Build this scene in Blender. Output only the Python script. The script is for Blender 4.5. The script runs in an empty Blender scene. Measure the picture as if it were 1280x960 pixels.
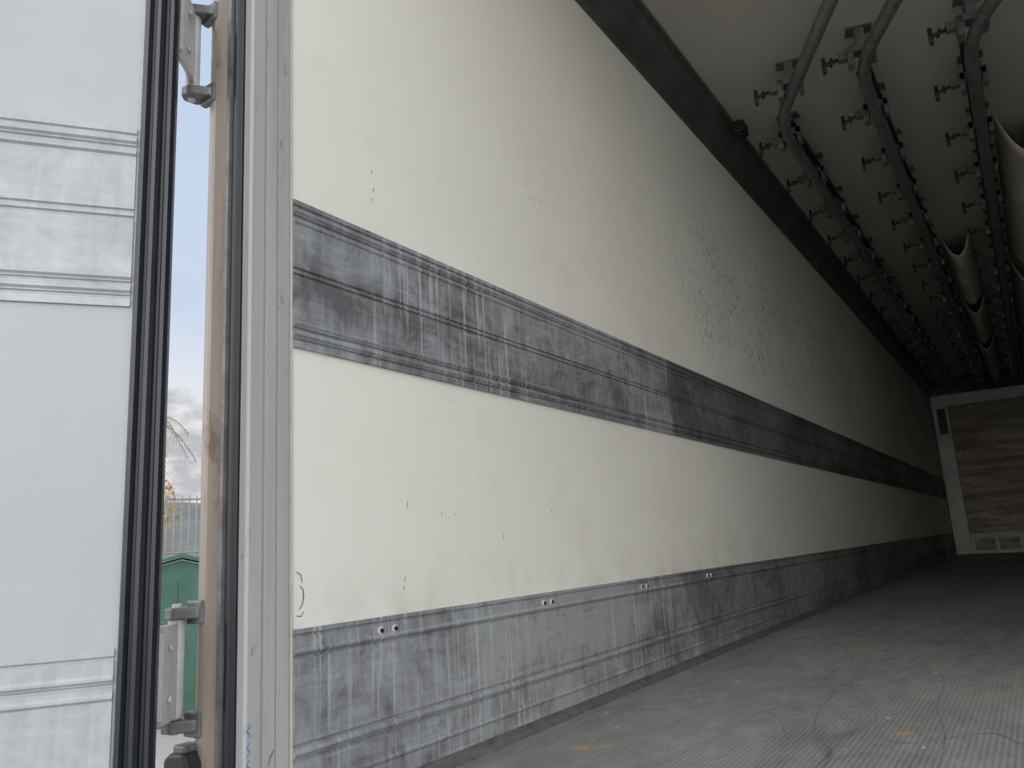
import bpy, bmesh, math, random
from mathutils import Vector, Matrix
random.seed(4)
S = bpy.context.scene
S.view_settings.view_transform = 'Standard'
S.view_settings.look = 'None'
COL = S.collection

# ------------------------------------------------------------ materials
class Mat:
    def __init__(s, name, rough=0.6, metal=0.0, spec=0.5):
        s.m = bpy.data.materials.new(name); s.m.use_nodes = True
        s.nt = s.m.node_tree; s.b = s.nt.nodes['Principled BSDF']
        s.b.inputs['Roughness'].default_value = rough
        s.b.inputs['Metallic'].default_value = metal
        s.b.inputs['Specular IOR Level'].default_value = spec
        s.tc = s.nt.nodes.new('ShaderNodeTexCoord')
    def put(s, sock, v):
        if isinstance(v, bpy.types.NodeSocket): s.nt.links.new(v, sock)
        else:
            if isinstance(v, tuple) and len(v) == 3 and sock.type == 'RGBA': v = v + (1,)
            sock.default_value = v
    def coord(s, scale=(1,1,1), loc=(0,0,0), rot=(0,0,0)):
        n = s.nt.nodes.new('ShaderNodeMapping'); n.inputs['Scale'].default_value = scale
        n.inputs['Location'].default_value = loc; n.inputs['Rotation'].default_value = rot
        s.nt.links.new(s.tc.outputs['Object'], n.inputs[0]); return n.outputs[0]
    def noise(s, scale=(1,1,1), detail=4, rough=.6, loc=(0,0,0), dist=0, rot=(0,0,0)):
        n = s.nt.nodes.new('ShaderNodeTexNoise'); n.inputs['Scale'].default_value = 1
        n.inputs['Detail'].default_value = detail; n.inputs['Roughness'].default_value = rough
        n.inputs['Distortion'].default_value = dist
        s.nt.links.new(s.coord(scale, loc, rot), n.inputs['Vector']); return n.outputs['Fac']
    def vor(s, scale, feature='F1'):
        n = s.nt.nodes.new('ShaderNodeTexVoronoi'); n.feature = feature; n.inputs['Scale'].default_value = 1
        s.nt.links.new(s.coord(scale), n.inputs['Vector']); return n.outputs['Distance']
    def axis(s, k):
        n = s.nt.nodes.new('ShaderNodeSeparateXYZ'); s.nt.links.new(s.tc.outputs['Object'], n.inputs[0]); return n.outputs[k]
    def mr(s, v, a, b, c=0, d=1):
        n = s.nt.nodes.new('ShaderNodeMapRange'); s.put(n.inputs[0], v)
        for i, q in enumerate((a, b, c, d)): n.inputs[i+1].default_value = q
        return n.outputs[0]
    def math(s, op, a, b=0.0):
        n = s.nt.nodes.new('ShaderNodeMath'); n.operation = op; s.put(n.inputs[0], a); s.put(n.inputs[1], b); return n.outputs[0]
    def mul(s, *a):
        r = a[0]
        for q in a[1:]: r = s.math('MULTIPLY', r, q)
        return r
    def mix(s, f, a, b, mode='MIX'):
        n = s.nt.nodes.new('ShaderNodeMix'); n.data_type = 'RGBA'; n.blend_type = mode
        s.put(n.inputs[0], f); s.put(n.inputs[6], a); s.put(n.inputs[7], b); return n.outputs[2]
    def bump(s, h, strength=.3, dist=.01):
        n = s.nt.nodes.new('ShaderNodeBump'); n.inputs['Strength'].default_value = strength
        n.inputs['Distance'].default_value = dist; s.nt.links.new(h, n.inputs['Height']); s.nt.links.new(n.outputs[0], s.b.inputs['Normal'])
    def color(s, c): s.put(s.b.inputs['Base Color'], c)
    def rough(s, c): s.put(s.b.inputs['Roughness'], c)

def plain(name, c, rough=.6, metal=0, var=.15, sc=8, bump=0):
    m = Mat(name, rough, metal)
    n = m.noise((sc, sc, sc), 5)
    d = tuple(x*(1-var) for x in c); l = tuple(min(1, x*(1+var)) for x in c)
    m.color(m.mix(m.mr(n, .3, .7), d, l))
    if bump: m.bump(n, bump, .005)
    return m.m

def make_wall():
    m = Mat('wall_grp_paint', .5)
    big = m.noise((.7, .7, 1.1), 4)
    c = m.mix(m.mr(big, .35, .7), (.78, .77, .71), (.83, .82, .765))
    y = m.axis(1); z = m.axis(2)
    far_shade = m.mul(m.mr(y, 3, 12), m.mr(m.noise((1.5, .8, 3), 6), .35, .65, .3, 1))
    c = m.mix(m.mul(far_shade, .6), c, (.42, .365, .28))  # dimmer, browner light toward the far end, painted into the wall colour in patches
    sm = m.mr(m.noise((1, 2.5, 3.5), 6, .65, loc=(6, 2, 3)), .56, .75)
    c = m.mix(m.mul(sm, .26), c, (.50, .47, .41))
    run = m.mr(m.noise((1, 16, .9), 4, .55), .60, .80)
    c = m.mix(m.mul(run, .06), c, (.48, .46, .42))
    # area scuffed by hanging loads
    reg = m.mul(m.mr(y, 1.9, 2.8), m.mr(y, 6.5, 4.6), m.mr(z, 1.20, 1.42), m.mr(z, 2.2, 1.8))
    sp = m.mr(m.noise((1, 30, 22), 7, .85, dist=.35), .53, .585)
    pt = m.mr(m.noise((1, 2.6, 3.5), 3, loc=(2, 2, 2)), .38, .56)
    c = m.mix(m.mul(sp, reg, pt, .9), c, (.15, .125, .10))
    sp2 = m.mr(m.noise((1, 30, 20), 5, .7, loc=(3, 1, 7)), .71, .73)
    c = m.mix(m.mul(sp2, .6), c, (.16, .14, .12))
    low = m.mul(m.mr(z, .85, .7), m.mr(m.noise((1, 46, 20), 5, .7, loc=(9, 4, 2)), .66, .69), m.mr(m.noise((1, 2.2, 3), 3, loc=(1, 9, 2)), .45, .6))
    c = m.mix(m.mul(low, .6), c, (.2, .18, .15))
    edge = m.mul(m.mr(z, .46, .33), m.mr(m.noise((1, 9, 5), 5, .7, loc=(4, 4, 4)), .45, .7))
    c = m.mix(m.mul(edge, .30), c, (.40, .37, .32))
    m.color(c)
    m.rough(m.mr(big, .3, .7, .42, .6))
    m.bump(m.noise((90, 90, 90), 3), .05, .003)
    return m.m

def make_kick(name, light, dark, joint=None, metal=.1, stain=1.0, h='y', far=(.50, .35), lo=.43, hi=.555, wet=None):
    m = Mat(name, .42, metal)
    ax = 1 if h == 'y' else 0
    def sc(a, b): return (1, a, b) if ax == 1 else (a, 1, b)
    u = m.axis(ax)
    patch = m.noise(sc(1.3, 2.6), 3, .5, dist=.4)
    blot = m.noise(sc(8, 9), 8, .75, loc=(2, 5, 1), dist=.9)
    streak = m.noise(sc(45, 5), 5, .65, loc=(0, 3, 8))
    sm = m.noise(sc(3, 70), 4, .6)
    v = m.math('ADD', m.mul(patch, .36), m.mul(blot, .38))
    v = m.math('ADD', v, m.mul(streak, .16))
    v = m.math('ADD', v, m.mul(sm, .10))
    f = m.mr(v, lo, hi)
    c = m.mix(f, dark, light)
    worn = m.mr(m.noise(sc(22, 30), 7, .8, loc=(9, 9, 1)), .55, .68)
    c = m.mix(m.mul(worn, .30*stain), c, tuple(x*1.4 for x in dark))
    reg = m.mr(m.noise(sc(1.7, .8), 2, loc=(8, 8.6, 8)), .46, .58)
    if wet is not None:
        w = m.mul(m.mr(u, wet[0], wet[0]+.15), m.mr(u, wet[1]+.2, wet[1]))
        reg = m.math('MAXIMUM', reg, w)
    drip = m.mul(m.mr(m.noise(sc(80, 3.0), 3, .5, loc=(1, 2, 9), dist=.3), .56, .62), reg)
    c = m.mix(m.mul(drip, .65*stain), c, tuple(min(1, x*1.5) for x in light))
    scr = m.mr(m.noise(sc(3, 90), 3, .6, loc=(5, 1, 1), dist=.6), .64, .70)
    c = m.mix(m.mul(scr, .45*stain), c, tuple(min(1, x*1.35) for x in light))
    spk = m.mr(m.noise(sc(60, 40), 4, .7, loc=(7, 2, 9)), .64, .70)
    c = m.mix(m.mul(spk, .6*stain), c, tuple(x*.4 for x in dark))
    if joint is not None:
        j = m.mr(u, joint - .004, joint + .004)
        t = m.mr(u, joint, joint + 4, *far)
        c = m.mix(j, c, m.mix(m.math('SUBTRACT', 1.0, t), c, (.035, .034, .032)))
    m.color(c)
    m.rough(m.mr(v, .4, .6, .60, .38))
    m.bump(v, .10, .004)
    return m.m

def make_floor():
    m = Mat('floor_checker_aluminium', .5, .1)
    x = m.axis(0); y = m.axis(1)
    a = m.math('SINE', m.mul(m.math('ADD', x, y), 260.0))
    b = m.math('SINE', m.mul(m.math('SUBTRACT', x, y), 260.0))
    t = m.mul(a, b)
    big = m.noise((1.1, .5, 1), 6, .65)
    f = m.noise((14, 7, 1), 7, .75, dist=.5)
    v = m.math('ADD', m.mul(big, .55), m.mul(f, .45))
    c = m.mix(m.mr(v, .38, .62), (.14, .14, .138), (.31, .31, .305))
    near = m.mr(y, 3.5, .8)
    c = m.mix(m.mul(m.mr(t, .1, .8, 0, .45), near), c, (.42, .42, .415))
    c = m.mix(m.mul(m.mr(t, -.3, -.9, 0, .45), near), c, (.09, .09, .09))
    speck = m.mr(m.vor((16, 9, 1)), .12, .07)
    sn = m.mr(m.noise((3, 2, 1), 2, loc=(4, 1, 0)), .44, .54)
    c = m.mix(m.mul(speck, sn, .85), c, (.62, .62, .60))
    for loc, th in (((1, 6, 0), .506), ((7, 2, 0), .49)):
        nn = m.noise((2.0, .5, 1), 1, .4, dist=1.2, loc=loc)
        s1 = m.mr(nn, th-.005, th-.001); s2 = m.mr(nn, th+.005, th+.001)
        c = m.mix(m.mul(s1, s2, m.mr(f, .4, .55), .6), c, (.07, .07, .07))
    def spot(px, py, r, k):
        dx = m.math('SUBTRACT', x, px); dy = m.mul(m.math('SUBTRACT', y, py), k)
        d = m.math('SQRT', m.math('ADD', m.mul(dx, dx), m.mul(dy, dy)))
        return m.mr(m.math('ADD', d, m.mul(m.noise((45, 45, 1), 4, loc=(px, py, 0)), r*1.4)), r*1.35, r*1.1)
    for px, py, r, k in ((.20, .67, .035, 1), (.25, .70, .022, 1), (.83, 1.02, .03, 1), (.52, 2.0, .012, 1), (1.05, 1.5, .012, 1)):
        c = m.mix(m.mul(spot(px, py, r, k), .9), c, (.50, .26, .09))
    m.color(c); m.rough(m.mr(f, .3, .7, .55, .42))
    m.bump(m.math('ADD', m.mul(t, .6), f), .5, .003)
    return m.m

def make_ceiling():
    m = Mat('ceiling_paint', .6)
    n = m.noise((1.3, .8, 1), 6)
    c = m.mix(m.mr(n, .3, .7), (.45, .43, .38), (.54, .52, .465))
    s = m.mr(m.noise((14, 9, 1), 5, .7), .64, .72)
    c = m.mix(m.mul(s, .4), c, (.25, .22, .18))
    m.color(c); return m.m

def make_post():
    m = Mat('weathered_steel_post', .42, .2)
    n = m.noise((30, 30, 1.2), 5); p = m.noise((12, 12, 5), 6, .7, loc=(3, 3, 3))
    c = m.mix(m.mr(n, .3, .7), (.31, .26, .215), (.46, .40, .345))
    c = m.mix(m.mr(p, .58, .68, 0, .7), c, (.16, .10, .065))
    m.color(c); m.bump(p, .15, .004); return m.m

def make_jamb():
    m = Mat('jamb_grey_white', .45, .0)
    n = m.noise((20, 20, .8), 5); p = m.noise((25, 25, 12), 6, .7, loc=(3, 3, 3))
    c = m.mix(m.mr(n, .3, .7), (.34, .345, .34), (.43, .435, .43))
    c = m.mix(m.mr(p, .62, .70, 0, .6), c, (.12, .12, .11))
    m.color(c); m.bump(p, .06, .003); return m.m

def make_bulk():
    m = Mat('stained_bulkhead_panel', .6)
    n = m.noise((1.3, 1, 12), 8, .75, dist=.35); n2 = m.noise((12, 1, 16), 6, .7)
    c = m.mix(m.mr(n, .42, .64), (.24, .20, .15), (.58, .53, .44))
    c = m.mix(m.mr(n2, .50, .66, 0, .6), c, (.17, .14, .11))
    c = m.mix(m.mr(m.axis(2), 1.4, 2.4, 0, .6), c, (.17, .145, .115))
    m.color(c); return m.m

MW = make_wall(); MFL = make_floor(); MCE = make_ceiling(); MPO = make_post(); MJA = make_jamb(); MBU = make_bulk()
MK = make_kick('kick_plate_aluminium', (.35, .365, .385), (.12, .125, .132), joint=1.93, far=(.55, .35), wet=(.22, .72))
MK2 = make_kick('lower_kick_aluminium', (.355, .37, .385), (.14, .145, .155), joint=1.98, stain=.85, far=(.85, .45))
MKD = make_kick('door_kick_aluminium', (.385, .40, .415), (.285, .30, .315), metal=.1, stain=.12, h='x')
MDOOR = plain('door_paint', (.335, .36, .378), .42, 0, .06, 3)
MRUB = plain('black_rubber', (.010, .013, .020), .38, 0, .3, 30)
MCOVE = plain('dark_corner_rail', (.085, .082, .078), .42, .2, .35, 5)
MGAL = plain('galvanised_steel', (.17, .17, .165), .45, .4, .35, 25)
MDK = plain('dark_track_steel', (.045, .045, .045), .5, .4, .3, 20)
MHIN = plain('hinge_steel', (.60, .60, .58), .42, 0, .12, 30)
MCAN = plain('canvas_duct', (.55, .51, .44), .8, 0, .15, 4)
MWH = plain('white_frame_paint', (.62, .61, .57), .5, 0, .2, 3)
MBLK = plain('black_plastic', (.02, .02, .02), .5, 0, .2, 10)
MGRN = plain('green_sheet_metal', (.045, .12, .085), .5, .1, .2, 4)
MGRD = plain('yard_ground', (.34, .32, .29), .9, 0, .2, .8)
MHILL = plain('hill_vegetation', (.14, .14, .13), .9, 0, .35, .15)
MCON = plain('concrete', (.36, .34, .31), .9, 0, .3, 12, .4)
MFOL = plain('foliage', (.22, .21, .12), .8, 0, .4, 3)
MAUT = plain('autumn_leaves', (.36, .25, .09), .8, 0, .4, 3)
MFEN = plain('fence_steel', (.22, .22, .22), .6, .2, .2, 3)
MSEAL = plain('sealant', (.55, .54, .49), .6, 0, .1, 20)
MSCUFF = plain('scuff_dark', (.20, .18, .15), .8, 0, .4, 60)
MBLUE = plain('blue_marker', (.08, .22, .40), .8, 0, .3, 60)

# ------------------------------------------------------------ geometry helpers
def finish(bm, name, mats, smooth=False, bevel=0, parent=None, loc=None, rotz=None):
    bmesh.ops.recalc_face_normals(bm, faces=bm.faces[:])
    me = bpy.data.meshes.new(name); bm.to_mesh(me); bm.free()
    for m in (mats if isinstance(mats, (list, tuple)) else [mats]): me.materials.append(m)
    if smooth:
        for p in me.polygons: p.use_smooth = True
    o = bpy.data.objects.new(name, me); COL.objects.link(o)
    if bevel:
        b = o.modifiers.new('bevel', 'BEVEL'); b.width = bevel; b.segments = 2; b.limit_method = 'ANGLE'
    if parent: o.parent = parent
    if loc: o.location = loc
    if rotz is not None: o.rotation_euler[2] = rotz
    return o

def empty(name, loc=(0,0,0), rotz=0):
    e = bpy.data.objects.new(name, None); e.empty_display_size = .1; COL.objects.link(e)
    e.location = loc; e.rotation_euler[2] = rotz; return e

def box(bm, lo, hi, mi=0, M=None):
    vs = [bm.verts.new(Vector((x, y, z))) for x in (lo[0], hi[0]) for y in (lo[1], hi[1]) for z in (lo[2], hi[2])]
    if M is not None:
        for v in vs: v.co = M @ v.co
    for f in ((0,1,3,2),(4,6,7,5),(0,4,5,1),(2,3,7,6),(0,2,6,4),(1,5,7,3)):
        fc = bm.faces.new([vs[i] for i in f]); fc.material_index = mi

def cyl(bm, p0, p1, r, seg=12, mi=0, r2=None):
    p0 = Vector(p0); p1 = Vector(p1); d = (p1-p0); q = d.to_track_quat('Z', 'Y')
    r2 = r if r2 is None else r2
    a = []; b = []
    for i in range(seg):
        t = 2*math.pi*i/seg; o = Vector((math.cos(t), math.sin(t), 0))
        a.append(bm.verts.new(p0 + q @ (o*r))); b.append(bm.verts.new(p1 + q @ (o*r2)))
    for i in range(seg):
        j = (i+1) % seg; f = bm.faces.new((a[i], a[j], b[j], b[i])); f.smooth = True; f.material_index = mi
    f = bm.faces.new(a[::-1]); f.material_index = mi
    f = bm.faces.new(b); f.material_index = mi

def tube(bm, pts, r, seg=12, mi=0):
    pts = [Vector(p) for p in pts]; rings = []
    for i, p in enumerate(pts):
        d = (pts[min(i+1, len(pts)-1)] - pts[max(i-1, 0)]).normalized()
        side = d.cross(Vector((0,0,1)))
        side = side.normalized() if side.length > 1e-4 else Vector((1, 0, 0)); up = side.cross(d)
        rings.append([bm.verts.new(p + side*math.cos(2*math.pi*k/seg)*r + up*math.sin(2*math.pi*k/seg)*r) for k in range(seg)])
    for a, b in zip(rings, rings[1:]):
        for k in range(seg):
            f = bm.faces.new((a[k], a[(k+1)%seg], b[(k+1)%seg], b[k])); f.smooth = True; f.material_index = mi
    bm.faces.new(rings[0]).material_index = mi; bm.faces.new(rings[-1][::-1]).material_index = mi

def prism(bm, pts, fn, u0, u1, mi=0):
    a = [bm.verts.new(fn(p, u0)) for p in pts]; b = [bm.verts.new(fn(p, u1)) for p in pts]
    n = len(pts)
    for i in range(n):
        j = (i+1) % n; f = bm.faces.new((a[i], a[j], b[j], b[i])); f.material_index = mi
    bm.faces.new(a[::-1]).material_index = mi; bm.faces.new(b).material_index = mi

def plate_profile(z0, z1, t, grooves, ridges=()):
    ev = [(g, -1) for g in grooves] + [(r, 1) for r in ridges]; ev.sort()
    pts = [(.0002, z0), (t, z0)]
    for z, k in ev:
        w = .0022 if k < 0 else .0035
        d = -min(.0045, t*.75) if k < 0 else .0035
        pts += [(t, z-w*1.6), (t+d, z-w*.5), (t+d, z+w*.5), (t, z+w*1.6)]
    pts += [(t, z1), (.0002, z1)]
    return pts

L = 13.2; W = 2.46; HC = 2.664
# ------------------------------------------------------------ shell
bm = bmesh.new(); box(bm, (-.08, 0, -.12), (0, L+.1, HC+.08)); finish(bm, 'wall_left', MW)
bm = bmesh.new(); box(bm, (W, 0, -.12), (W+.08, L+.1, HC+.08)); finish(bm, 'wall_right', MW)
bm = bmesh.new(); box(bm, (0, L, -.12), (W, L+.1, HC+.08)); finish(bm, 'wall_front', MBU)
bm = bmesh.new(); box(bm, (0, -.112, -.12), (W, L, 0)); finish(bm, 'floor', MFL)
bm = bmesh.new(); box(bm, (0, 0, HC), (W, L, HC+.08)); finish(bm, 'ceiling', MCE)

top_prof = plate_profile(.855, 1.163, .006, [1.150, 1.128, 1.016, 1.004, .893, .871], [1.139, 1.117, .904, .882])
low_prof = plate_profile(.022, .329, .006, [.318, .281, .132, .109], [.290, .120, .060])
segs = [(.006, 1.929), (1.932, 5.1), (5.103, 9.1), (9.103, L-.002)]
def kick(name, prof, mat, left=True):
    bm = bmesh.new()
    fn = (lambda p, u: (p[0], u, p[1])) if left else (lambda p, u: (W-p[0], u, p[1]))
    for a, b in segs: prism(bm, prof, fn, a, b)
    return finish(bm, name, mat)
kick('trim_kick_plate_left', top_prof, MK); kick('trim_kick_plate_right', top_prof, MK, False)
lowp = kick('trim_lower_kick_plate_left', low_prof, MK2); kick('trim_lower_kick_plate_right', low_prof, MK2, False)
bm = bmesh.new()
for y in (.23, .867, 1.503, 2.14):
    for dy in (0, .042):
        cyl(bm, (.005, y+dy, .303), (.009, y+dy, .303), .0075, 14, 0)
        cyl(bm, (.008, y+dy, .303), (.012, y+dy, .303), .0046, 10, 1)
finish(bm, 'rivets', [MWH, MBLK], parent=lowp)
bm = bmesh.new()
bp = [(.0002, 0.0002), (.03, 0.0002), (.026, .006), (.010, .012), (.008, .0215), (.0002, .0215)]
prism(bm, bp, lambda p, u: (p[0], u, p[1]), 0, L-.002)
finish(bm, 'baseboard_left', MGAL)
bm = bmesh.new()
prism(bm, bp, lambda p, u: (W-p[0], u, p[1]), 0, L-.002)
finish(bm, 'baseboard_right', MGAL)

def cove(name, left):
    bm = bmesh.new()
    pr = [(0, 2.478), (.010, 2.478), (.016, 2.486), (.016, 2.505), (.030, 2.520), (.058, 2.548), (.084, 2.585), (.102, 2.625), (.104, 2.640), (.118, 2.644), (.118, HC), (0, HC)]
    fn = (lambda p, u: (p[0], u, p[1])) if left else (lambda p, u: (W-p[0], u, p[1]))
    prism(bm, pr, fn, 0, L)
    return finish(bm, name, MCOVE)
cove('trim_ceiling_cove_left', True); cove('trim_ceiling_cove_right', False)
bm = bmesh.new()
box(bm, (.108, 2.99, 2.600), (.165, 3.09, 2.664)); box(bm, (.12, 3.01, 2.585), (.155, 3.07, 2.602))
finish(bm, 'marker_lamp', MBLK, bevel=.006)

# ------------------------------------------------------------ rear frame
def frame_side(name, left):
    e = empty(name)
    sx = (lambda x: x) if left else (lambda x: W-x)
    bm = bmesh.new()
    pr = [(-.001, -.03), (-.001, .001), (-.004, .003), (-.030, .003), (-.031, -.001), (-.035, -.001), (-.036, .004), (-.058, .004),
          (-.060, -.001), (-.066, -.001), (-.068, .006), (-.095, .006), (-.100, .002), (-.112, .002), (-.112, -.03)]
    prism(bm, pr, lambda p, u: (sx(p[1]), p[0], u), -.12, HC+.06)
    finish(bm, 'inner_jamb', MJA, parent=e)
    bm = bmesh.new()
    pr = [(.001, -.108), (.001, -.116), (-.006, -.121), (-.010, -.116), (-.014, -.121), (-.021, -.121), (-.024, -.115), (-.024, -.108)]
    prism(bm, pr, lambda p, u: (sx(p[0]), p[1], u), -.12, HC+.06)
    finish(bm, 'seal_strip', MRUB, parent=e)
    bm = bmesh.new()
    pr = [(-.024, -.02), (-.024, -.118), (-.027, -.124), (-.036, -.124), (-.040, -.117)]
    for i in range(9):
        t = i/8; pr.append((-.040-.060*t, -.117-.014*math.sin(math.pi*t)))
    pr += [(-.106, -.112), (-.108, -.02)]
    prism(bm, pr, lambda p, u: (sx(p[0]), p[1], u), -.12, HC+.06)
    finish(bm, 'corner_post', MPO, parent=e)
    bm = bmesh.new()
    prism(bm, [(-.024, -.117), (-.025, -.1265), (-.033, -.1275), (-.036, -.1235), (-.036, -.117)], lambda p, u: (sx(p[0]), p[1], u), -.12, HC+.06)
    finish(bm, 'bright_edge', MGAL, parent=e)
    return e
F = frame_side('trim_door_frame_left', True); frame_side('trim_door_frame_right', False)
bm = bmesh.new(); box(bm, (-.108, -.12, HC+.061), (W+.108, .0, HC+.25)); finish(bm, 'trim_door_header', MPO)
bm = bmesh.new(); box(bm, (-.108, -.125, -.35), (W+.108, .0, -.121)); finish(bm, 'trim_rear_sill', MGAL)

# ------------------------------------------------------------ door (opened ~125 deg)
ang = math.atan2(-.811, -.584)
D = empty('door_1', (.0104, -.331, 0), ang)
Z0 = -.06; Z1 = 2.62; DW = 1.22
bm = bmesh.new(); box(bm, (-.03, -.075, Z0), (DW, 0, Z1)); finish(bm, 'panel', MDOOR, parent=D, bevel=.004)
dn = lambda p, u: (u, p[0], p[1])
bm = bmesh.new()
prism(bm, plate_profile(.855, 1.163, .004, [1.150, 1.128, 1.016, 1.004, .893, .871], [1.139, 1.117, .904, .882]), dn, .0, DW-.1)
finish(bm, 'kick_plate', MKD, parent=D)
bm = bmesh.new()
prism(bm, plate_profile(.0, .340, .004, [.327, .290, .130, .109], [.300, .275, .12, .06]), dn, .0, DW-.1)
finish(bm, 'lower_kick_plate', MKD, parent=D)
bm = bmesh.new()
pr = [(-.004, 0), (-.006, .012), (-.012, .016), (-.017, .012), (-.018, .004), (-.022, .004), (-.024, .018), (-.030, .022), (-.036, .018),
      (-.038, .006), (-.042, .006), (-.044, .014), (-.050, .016), (-.056, .010), (-.058, -.02), (-.052, -.06), (-.030, -.078), (-.030, 0)]
prism(bm, pr, lambda p, u: (p[0], p[1], u), Z0, Z1)
finish(bm, 'gasket_hinge_side', MRUB, parent=D)
bm = bmesh.new()
prism(bm, [(DW-.005, 0), (DW-.003, .014), (DW+.015, .02), (DW+.03, .01), (DW+.03, -.06), (DW, -.075), (DW, 0)], lambda p, u: (p[0], p[1], u), Z0, Z1)
finish(bm, 'gasket_free_side', MRUB, parent=D)
bm = bmesh.new()
for q in (.35, .85): cyl(bm, (q, -.105, Z0+.02), (q, -.105, Z1-.02), .014)
for q in (.35, .85):
    for z in (.1, .9, 1.7, 2.5): box(bm, (q-.04, -.12, z-.03), (q+.04, -.075, z+.03))
finish(bm, 'lock_rods', MHIN, parent=D)

def hinge(zc):
    e = bpy.data.objects.new('hinge', None); COL.objects.link(e); e.parent = D
    D_m = Matrix.Translation(D.location) @ Matrix.Rotation(ang, 4, 'Z')
    inv = D_m.inverted()
    bm = bmesh.new()
    p0 = Vector((-.045, -.232, 0)); p1 = Vector((-.112, -.150, 0)); d = (p1-p0).normalized(); n = Vector((d.y, -d.x, 0))
    zt = zc+.076; zb = zc-.076
    N = 10; prof = []
    for i in range(N+1):
        t = i/N; prof.append(p0.lerp(p1, t) + n*(.006*math.sin(math.pi*t)))
    outer = [c + n*.005 for c in prof]; inner = [c - n*.005 for c in prof]
    poly = [(v.x, v.y) for v in outer + inner[::-1]]
    prism(bm, poly, lambda p, u: (p[0], p[1], u), zb, zt)
    cyl(bm, (p1.x, p1.y, zb-.004), (p1.x, p1.y, zt+.004), .014, 16)
    cyl(bm, (p1.x, p1.y, zb-.03), (p1.x, p1.y, zt+.03), .008, 12)
    for z in (zc-.04, zc+.04):
        c = p0.lerp(p1, .35)+n*.012; cyl(bm, (c.x, c.y, z), tuple(c + n*.005 + Vector((0, 0, z-c.z))), .006, 8)
    box(bm, (-.075, -.245, zb+.01), (-.035, -.222, zt-.01))
    for v in bm.verts: v.co = inv @ v.co
    finish(bm, 'leaf', MHIN, parent=e, bevel=.0015)
    bm = bmesh.new()
    for z, k in ((zt+.014, .010), (zb-.016, .010)):
        prism(bm, [(-.062, -.120), (-.075, -.140), (-.100, -.168), (-.118, -.170), (-.130, -.155), (-.124, -.130), (-.100, -.118)],
              lambda p, u: (p[0], p[1], u), z-k, z+k)
        box(bm, (-.108, -.135, z-.02), (-.065, -.120, z+.02))
    for v in bm.verts: v.co = inv @ v.co
    finish(bm, 'post_bracket', MGAL, parent=e, bevel=.003)
hinge(1.457); hinge(.283); hinge(2.35)

e = empty('rubber_buffer')
bm = bmesh.new()
prism(bm, [(-.125, -.10), (-.125, .140), (-.11, .150), (-.075, .153), (-.062, .135), (-.062, -.10)], lambda p, u: (p[0], u, p[1]), -.160, -.126)
finish(bm, 'block', MBLK, parent=e, bevel=.006)
bm = bmesh.new(); box(bm, (-.110, -.152, .13), (-.078, -.120, .162)); cyl(bm, (-.095, -.165, .09), (-.095, -.158, .09), .012); finish(bm, 'clip', MGAL, parent=e, bevel=.003)

bm = bmesh.new(); prism(bm, [(-.001, 0), (.0035, .0), (.003, .005), (-.001, .005)], lambda p, u: (p[0], p[1], u), 0, 2.49); finish(bm, 'trim_sealant_joint', MSEAL)

def stroke(bm, pts, w, x=.0006, mi=0):
    pts = [Vector((x, a, b)) for a, b in pts]; l = []; r = []
    for i, p in enumerate(pts):
        d = (pts[min(i+1, len(pts)-1)] - pts[max(i-1, 0)]).normalized(); n = Vector((0, -d.z, d.y))
        k = w*(.35 + .65*math.sin(math.pi*(i+.5)/len(pts)))
        l.append(bm.verts.new(p + n*k)); r.append(bm.verts.new(p - n*k))
    for i in range(len(pts)-1): bm.faces.new((l[i], l[i+1], r[i+1], r[i])).material_index = mi
bm = bmesh.new()
stroke(bm, [(.016, .430), (.026, .424), (.030, .410)], .0014)
stroke(bm, [(.024, .405), (.031, .398), (.033, .385), (.030, .372), (.022, .362)], .0016)
stroke(bm, [(.016, .352), (.026, .350), (.034, .358)], .0013)
for (a, b, h) in ((.33, .565, .010), (.45, .545, .007), (.50, .54, .004), (.70, .49, .010), (.315, .405, .007), (.31, .385, .005), (.95, .555, .007), (1.45, .42, .007), (.24, 1.32, .006), (.245, 1.28, .008), (.24, 1.25, .004)):
    stroke(bm, [(a, b), (a+.002, b-h*.5), (a-.001, b-h), (a+.001, b-h*1.6)], .0012)
for i in range(7):
    a = .9+random.random()*.25; b = 1.50 + random.random()*.12; stroke(bm, [(a, b), (a+.012, b-.006), (a+.02, b-.008)], .0006)
finish(bm, 'wall_scuff_marks', MSCUFF)
bm = bmesh.new()
for k in range(3):
    z = .19 - k*.028
    stroke(bm, [(-.092+.004*math.sin(i*1.7+k), z - i*.004) for i in range(7)], .0011, .0068)
stroke(bm, [(-.05, .115), (-.045, .128), (-.038, .138)], .002, .0048, 1)
finish(bm, 'jamb_marker_scribble', [MBLUE, MSCUFF])

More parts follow.
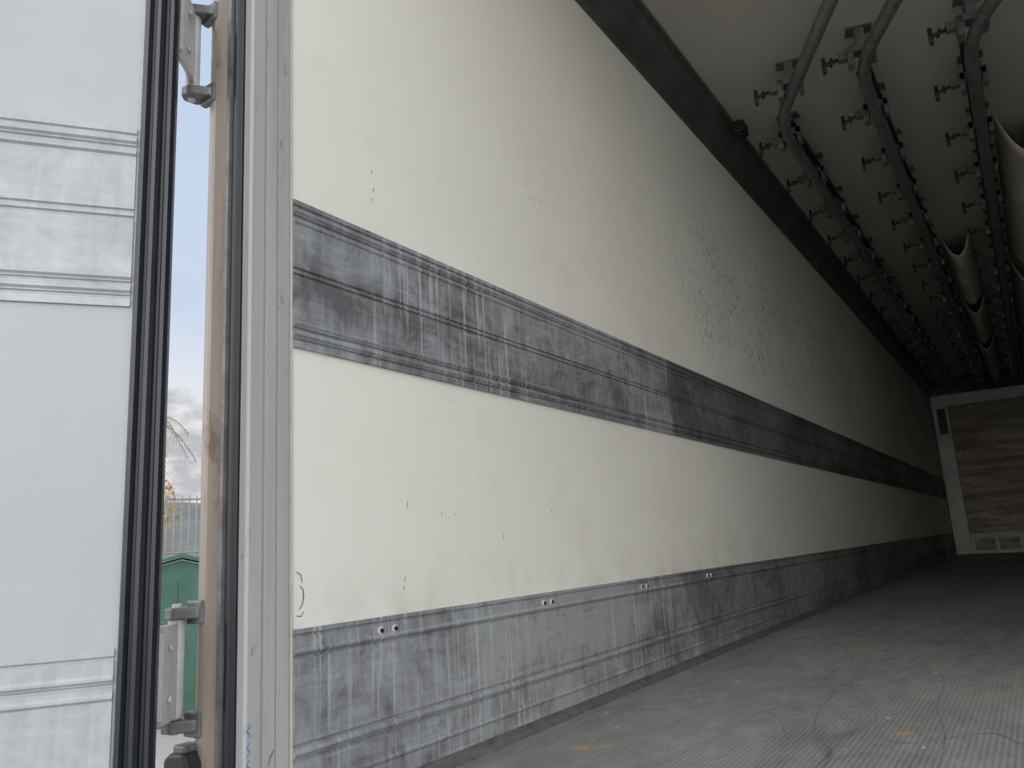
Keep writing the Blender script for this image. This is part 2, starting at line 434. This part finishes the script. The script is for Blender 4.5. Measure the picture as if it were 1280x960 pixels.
# ------------------------------------------------------------ ceiling rails
ZR = 2.514
def rail(xr, yb, ks):
    bm = bmesh.new()
    dx, dy = .46, -.89
    pts = []
    B = Vector((xr, yb, ZR)); r = .22
    pts.append(Vector((xr, L-.6, ZR))); pts.append(Vector((xr, 8, ZR))); pts.append(Vector((xr, yb+.9, ZR)))
    dirn = Vector((dx, dy, 0)).normalized()
    s0 = B + Vector((0, r, 0)); s1 = B + dirn*r
    for i in range(9):
        t = i/8; pts.append(s0*(1-t)**2 + B*2*t*(1-t) + s1*t*t)
    maxt = max(.4, min((W-.25-xr)/dirn.x, (yb-.25)/-dirn.y))
    pts.append(B + dirn*maxt)
    tube(bm, pts, .029, 14, 0)
    box(bm, (xr-.007, yb+.2, ZR+.02), (xr+.007, L-.6, ZR+.085), 1)
    box(bm, (xr-.036, yb+.2, ZR+.080), (xr+.036, L-.6, ZR+.094), 1)
    def bracket(c, th):
        M = Matrix.Translation(c) @ Matrix.Rotation(th, 4, 'Z')
        top = HC - c.z - .0005
        box(bm, (-.055, -.035, top-.008), (.055, .035, top), 0, M)
        box(bm, (-.020, -.028, .055), (.020, .028, top-.006), 0, M)
        box(bm, (-.055, -.030, .030), (.055, .030, .062), 0, M)
        box(bm, (-.062, -.030, -.030), (-.036, .030, .062), 0, M)
        box(bm, (.036, -.030, -.018), (.056, .030, .062), 0, M)
        box(bm, (-.100, -.018, .012), (-.060, .018, .050), 0, M)
        cyl(bm, M @ Vector((-.165, 0, .012)), M @ Vector((-.09, 0, .028)), .009, 8, 1)
        cyl(bm, M @ Vector((-.162, 0, -.028)), M @ Vector((-.162, 0, .050)), .009, 8, 1)
        cyl(bm, M @ Vector((-.130, -.03, .02)), M @ Vector((-.130, .03, .02)), .007, 8, 1)
    y = 3.136
    while y < L-.7:
        if y > yb+.05: bracket(Vector((xr, y, ZR)), 0)
        y += .575
    th = math.atan2(dirn.y, dirn.x) + math.pi/2
    for k in ks: bracket(B + dirn*k, th*.4)
    finish(bm, 'ceiling_hanging_rail', [MGAL, MDK])
rail(.37, 2.88, (.28, 1.6)); rail(.80, 2.62, (.06, 1.3)); rail(1.235, 2.68, (.05, 1.3)); rail(1.78, 2.9, (.3,)); rail(2.2, 3.1, ())

def duct(name, xc, w, y0, y1, sag):
    bm = bmesh.new(); NU = 16; NV = max(8, int((y1-y0)/.12)); g = []
    for j in range(NV+1):
        v = j/NV; row = []
        for i in range(NU+1):
            u = i/NU; t = u*2-1
            s = sag*(1 - abs(t)**2.2)*(1+.10*math.sin(v*17+xc*5)+.06*math.sin(v*41))
            pull = (1-t*t)*.10
            yy = y0 + (y1-y0)*v + pull*((1-v)**6) - pull*(v**6)
            row.append(bm.verts.new((xc + t*w/2*(1-.12*(1-abs(t))), yy, HC-.002 - s)))
        g.append(row)
    for j in range(NV):
        for i in range(NU):
            f = bm.faces.new((g[j][i], g[j][i+1], g[j+1][i+1], g[j+1][i])); f.smooth = True
    o = finish(bm, name, MCAN, smooth=True)
    m = o.modifiers.new('thick', 'SOLIDIFY'); m.thickness = .004; m.offset = 0
    return o
for a, b in ((5.7, 7.5), (7.75, 9.5), (9.75, 12.3)): duct('ceiling_canvas_air_duct', .966, .205, a, b, .19)
for a, b in ((3.85, 6.6), (6.8, 9.4), (9.6, 12.3)): duct('ceiling_canvas_air_duct', 1.45, .29, a, b, .21)

# ------------------------------------------------------------ front bulkhead frame and evaporator
e = empty('trim_bulkhead_frame')
bm = bmesh.new()
for x0, x1 in ((.02, .24), (W-.24, W-.02)): box(bm, (x0, L-.16, .0), (x1, L-.001, 2.42))
finish(bm, 'posts', MWH, parent=e, bevel=.01)
bm = bmesh.new(); box(bm, (.02, L-.18, 2.28), (W-.02, L-.001, 2.46)); finish(bm, 'top_beam', MWH, parent=e, bevel=.01)
bm = bmesh.new()
box(bm, (.24, L-.14, .0), (W-.24, L-.001, .05)); box(bm, (.24, L-.14, .22), (W-.24, L-.001, .30))
for i in range(7):
    x = .24 + i*.32; box(bm, (x, L-.14, .05), (x+.05, L-.001, .22))
finish(bm, 'sill_grille', MWH, parent=e)
bm = bmesh.new(); box(bm, (.08, L-.18, 1.85), (.20, L-.161, 2.25)); finish(bm, 'vent_cover', MBLK, parent=e, bevel=.01)
e = empty('ceiling_evaporator_unit')
bm = bmesh.new(); box(bm, (.45, L-.55, 2.47), (2.0, L-.19, HC-.001)); finish(bm, 'housing', MDK, parent=e, bevel=.02)
bm = bmesh.new()
for i in range(3):
    x = .75 + i*.48; cyl(bm, (x, L-.56, 2.565), (x, L-.53, 2.565), .085, 20)
finish(bm, 'fans', MBLK, parent=e)

# ------------------------------------------------------------ outdoors
GZ = -1.16
bm = bmesh.new(); box(bm, (-150, -60, GZ-.2), (60, 200, GZ)); finish(bm, 'ground', MGRD)
e = empty('trailer_chassis')
bm = bmesh.new()
for x in (.7, 1.65): box(bm, (x, -.05, -.55), (x+.12, L, -.121))
box(bm, (.0, -.1, -.62), (W, .0, -.351))
finish(bm, 'rails', MDK, parent=e)
bm = bmesh.new()
for yy in (2.2, 3.5, 4.8):
    for x in (.05, W-.35): cyl(bm, (x, yy, GZ+.5), (x+.3, yy, GZ+.5), .5, 32)
    cyl(bm, (.3, yy, GZ+.5), (W-.3, yy, GZ+.5), .06)
for x in (.5, W-.6): box(bm, (x, 10, GZ), (x+.1, 10.12, -.12))
finish(bm, 'wheels_and_legs', MBLK, parent=e)

hx, hy = -7.3, 4.7; th = math.atan2(.6245, -.9187)
bm = bmesh.new()
M = Matrix.Translation((hx, hy, GZ)) @ Matrix.Rotation(th - math.pi/2, 4, 'Z')
def P(p, u): return M @ Vector((p[0], u, p[1]))
prism(bm, [(-.75, 0), (.75, 0), (.75, 1.53), (0.05, 1.72), (-.75, 1.53)], P, -.6, .6)
for i in range(5):
    x = -.7 + i*.35; box(bm, (x-.012, -.612, .05), (x+.012, -.6, 1.5), 0, M)
prism(bm, [(-.82, 1.53), (0.05, 1.745), (.82, 1.53), (.82, 1.57), (0.05, 1.79), (-.82, 1.57)], P, -.68, .68)
finish(bm, 'green_shed', MGRN)

bm = bmesh.new()
d0 = Vector((-.9187, .6245)); side = Vector((.6245, .9187)); c0 = Vector((1.15, -1.0)) + d0*20
def fp(k, z): return (c0.x + side.x*k, c0.y + side.y*k, z)
for i in range(-30, 31):
    cyl(bm, fp(i*.16, GZ), fp(i*.16, 2.35), .014, 6)
for z in (GZ+.3, .9, 2.25): cyl(bm, fp(-4.9, z), fp(4.9, z), .025, 6)
finish(bm, 'steel_fence', MFEN)
bm = bmesh.new(); 
a = Vector((c0.x, c0.y)) + d0*2
M = Matrix.Translation((a.x, a.y, GZ)) @ Matrix.Rotation(math.atan2(side.y, side.x), 4, 'Z')
box(bm, (-12, 0, 0), (12, .3, 1.75), 0, M); box(bm, (-12, -.03, 1.75), (12, .33, 1.82), 0, M)
for i in range(13): box(bm, (-12+i*1.9, -.05, 0), (-11.8+i*1.9, 0, 1.75), 0, M)
finish(bm, 'concrete_wall', MCON)
bm = bmesh.new(); N = 60; rows = []
for j, (dist, hh) in enumerate(((70, 0), (95, 1), (130, 0))):
    r = []
    for i in range(N+1):
        t = math.radians(100 + i*1.6); h = hh*(9.5 + 1.6*math.sin(i*.35) + .9*math.sin(i*.9))
        r.append(bm.verts.new((dist*math.cos(t), dist*math.sin(t), GZ + h)))
    rows.append(r)
for a, b in zip(rows, rows[1:]):
    for i in range(N): bm.faces.new((a[i], a[i+1], b[i+1], b[i])).smooth = True
finish(bm, 'hill', MHILL)

def palm(x, y, h):
    bm = bmesh.new(); tube(bm, [(x, y, GZ), (x+.05, y, GZ+h*.5), (x, y+.001, GZ+h)], .14, 8, 0)
    for k in range(16):
        az = k*2.4; el = .9 - (k % 5)*.35; Lf = 1.3
        pts = []
        for i in range(14):
            t = i/13
            pts.append(Vector((x+math.cos(az)*Lf*t*math.cos(el), y+math.sin(az)*Lf*t*math.cos(el), GZ+h+Lf*t*math.sin(el)-1.1*t*t)))
        for p, q in zip(pts, pts[1:]):
            cyl(bm, p, q, .012, 4, 1)
            sd = (q-p).cross(Vector((0, 0, 1))).normalized()
            for s in (-1, 1):
                tip = q + sd*s*.30 + Vector((0, 0, -.12)) + (q-p)*1.2
                f = bm.faces.new([bm.verts.new(p), bm.verts.new(p+(q-p)*.22), bm.verts.new(tip)]); f.material_index = 1
    finish(bm, 'palm_tree', [MCON, MFOL])
palm(-20.5, 12.6, 6.1)
def bush(x, y, h, r, name):
    bm = bmesh.new(); tube(bm, [(x, y, GZ), (x, y+.02, GZ+h*.5), (x+.05, y, GZ+h)], .06, 6, 0)
    for i in range(700):
        v = Vector((random.gauss(0, 1), random.gauss(0, 1), random.gauss(0, 1))).normalized()*r*random.random()**.4
        c = Vector((x, y, GZ+h)) + v; s = .07
        f = bm.faces.new([bm.verts.new(c + Vector((random.uniform(-s, s), random.uniform(-s, s), random.uniform(-s, s)))) for _ in range(3)]); f.material_index = 1
    finish(bm, name, [MCON, MAUT])
bush(-15.1, 9.15, 3.0, .75, 'autumn_tree')
bm = bmesh.new()
M = Matrix.Translation((-1.1, .35, GZ)) @ Matrix.Rotation(.4, 4, 'Z')
box(bm, (-.35, -.3, 0), (.35, .3, .75), 0, M)
bmesh.ops.subdivide_edges(bm, edges=bm.edges[:], cuts=5, use_grid_fill=True)
for v in bm.verts: v.co += Vector((random.uniform(-.02, .02), random.uniform(-.02, .02), random.uniform(-.02, .02) if v.co.z > GZ+.05 else 0))
finish(bm, 'concrete_block', MCON)

# ------------------------------------------------------------ sky
w = bpy.data.worlds.new('dusk_sky'); S.world = w; w.use_nodes = True; nt = w.node_tree
bg = nt.nodes['Background']
def N(t): return nt.nodes.new(t)
tc = N('ShaderNodeTexCoord'); sp = N('ShaderNodeSeparateXYZ'); nt.links.new(tc.outputs['Generated'], sp.inputs[0])
rp = N('ShaderNodeValToRGB'); nt.links.new(sp.outputs[2], rp.inputs[0])
el = rp.color_ramp.elements; el[0].position = 0; el[0].color = (.90, .84, .78, 1); el[1].position = 1; el[1].color = (.42, .56, .80, 1)
for p, c in ((.06, (1.0, .89, .78, 1)), (.14, (.92, .89, .87, 1)), (.30, (.60, .70, .86, 1))):
    k = el.new(p); k.color = c
mp = N('ShaderNodeMapping'); mp.inputs['Scale'].default_value = (3.5, 3.5, 9); mp.inputs['Location'].default_value = (.3, .1, .35); nt.links.new(tc.outputs['Generated'], mp.inputs[0])
nz = N('ShaderNodeTexNoise'); nz.inputs['Scale'].default_value = 2.6; nz.inputs['Detail'].default_value = 9; nz.inputs['Roughness'].default_value = .6; nt.links.new(mp.outputs[0], nz.inputs['Vector'])
mr = N('ShaderNodeMapRange'); nt.links.new(nz.outputs['Fac'], mr.inputs[0]); mr.inputs[1].default_value = .46; mr.inputs[2].default_value = .60
mz = N('ShaderNodeMapRange'); nt.links.new(sp.outputs[2], mz.inputs[0]); mz.inputs[1].default_value = .34; mz.inputs[2].default_value = .2
mm = N('ShaderNodeMath'); mm.operation = 'MULTIPLY'; nt.links.new(mr.outputs[0], mm.inputs[0]); nt.links.new(mz.outputs[0], mm.inputs[1])
mx = N('ShaderNodeMix'); mx.data_type = 'RGBA'; nt.links.new(mm.outputs[0], mx.inputs[0]); nt.links.new(rp.outputs[0], mx.inputs[6]); mx.inputs[7].default_value = (.52, .53, .57, 1)
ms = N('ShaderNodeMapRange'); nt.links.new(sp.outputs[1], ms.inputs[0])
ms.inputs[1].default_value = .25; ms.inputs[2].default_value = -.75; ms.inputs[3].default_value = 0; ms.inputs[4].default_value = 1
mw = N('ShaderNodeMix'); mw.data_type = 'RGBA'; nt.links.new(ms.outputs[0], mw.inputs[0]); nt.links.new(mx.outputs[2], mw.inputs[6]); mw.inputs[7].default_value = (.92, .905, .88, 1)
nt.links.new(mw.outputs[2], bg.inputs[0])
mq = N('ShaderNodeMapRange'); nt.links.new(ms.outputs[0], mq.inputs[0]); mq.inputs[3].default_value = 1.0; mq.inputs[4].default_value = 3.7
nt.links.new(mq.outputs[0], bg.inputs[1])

# ------------------------------------------------------------ camera
cd = bpy.data.cameras.new('camera'); cam = bpy.data.objects.new('camera', cd); COL.objects.link(cam)
cd.sensor_width = 36; cd.lens = 27.68; cd.clip_start = .02; cd.clip_end = 500
r = Vector((.8330, .5502, -.0580)); u = Vector((.1619, -.1422, .9765)); b = Vector((.5291, -.8228, -.2075))
R = Matrix((r, u, b)).transposed()
cam.matrix_world = Matrix.Translation((1.15, -1.004, .444)) @ R.to_quaternion().to_matrix().to_4x4()
S.camera = cam
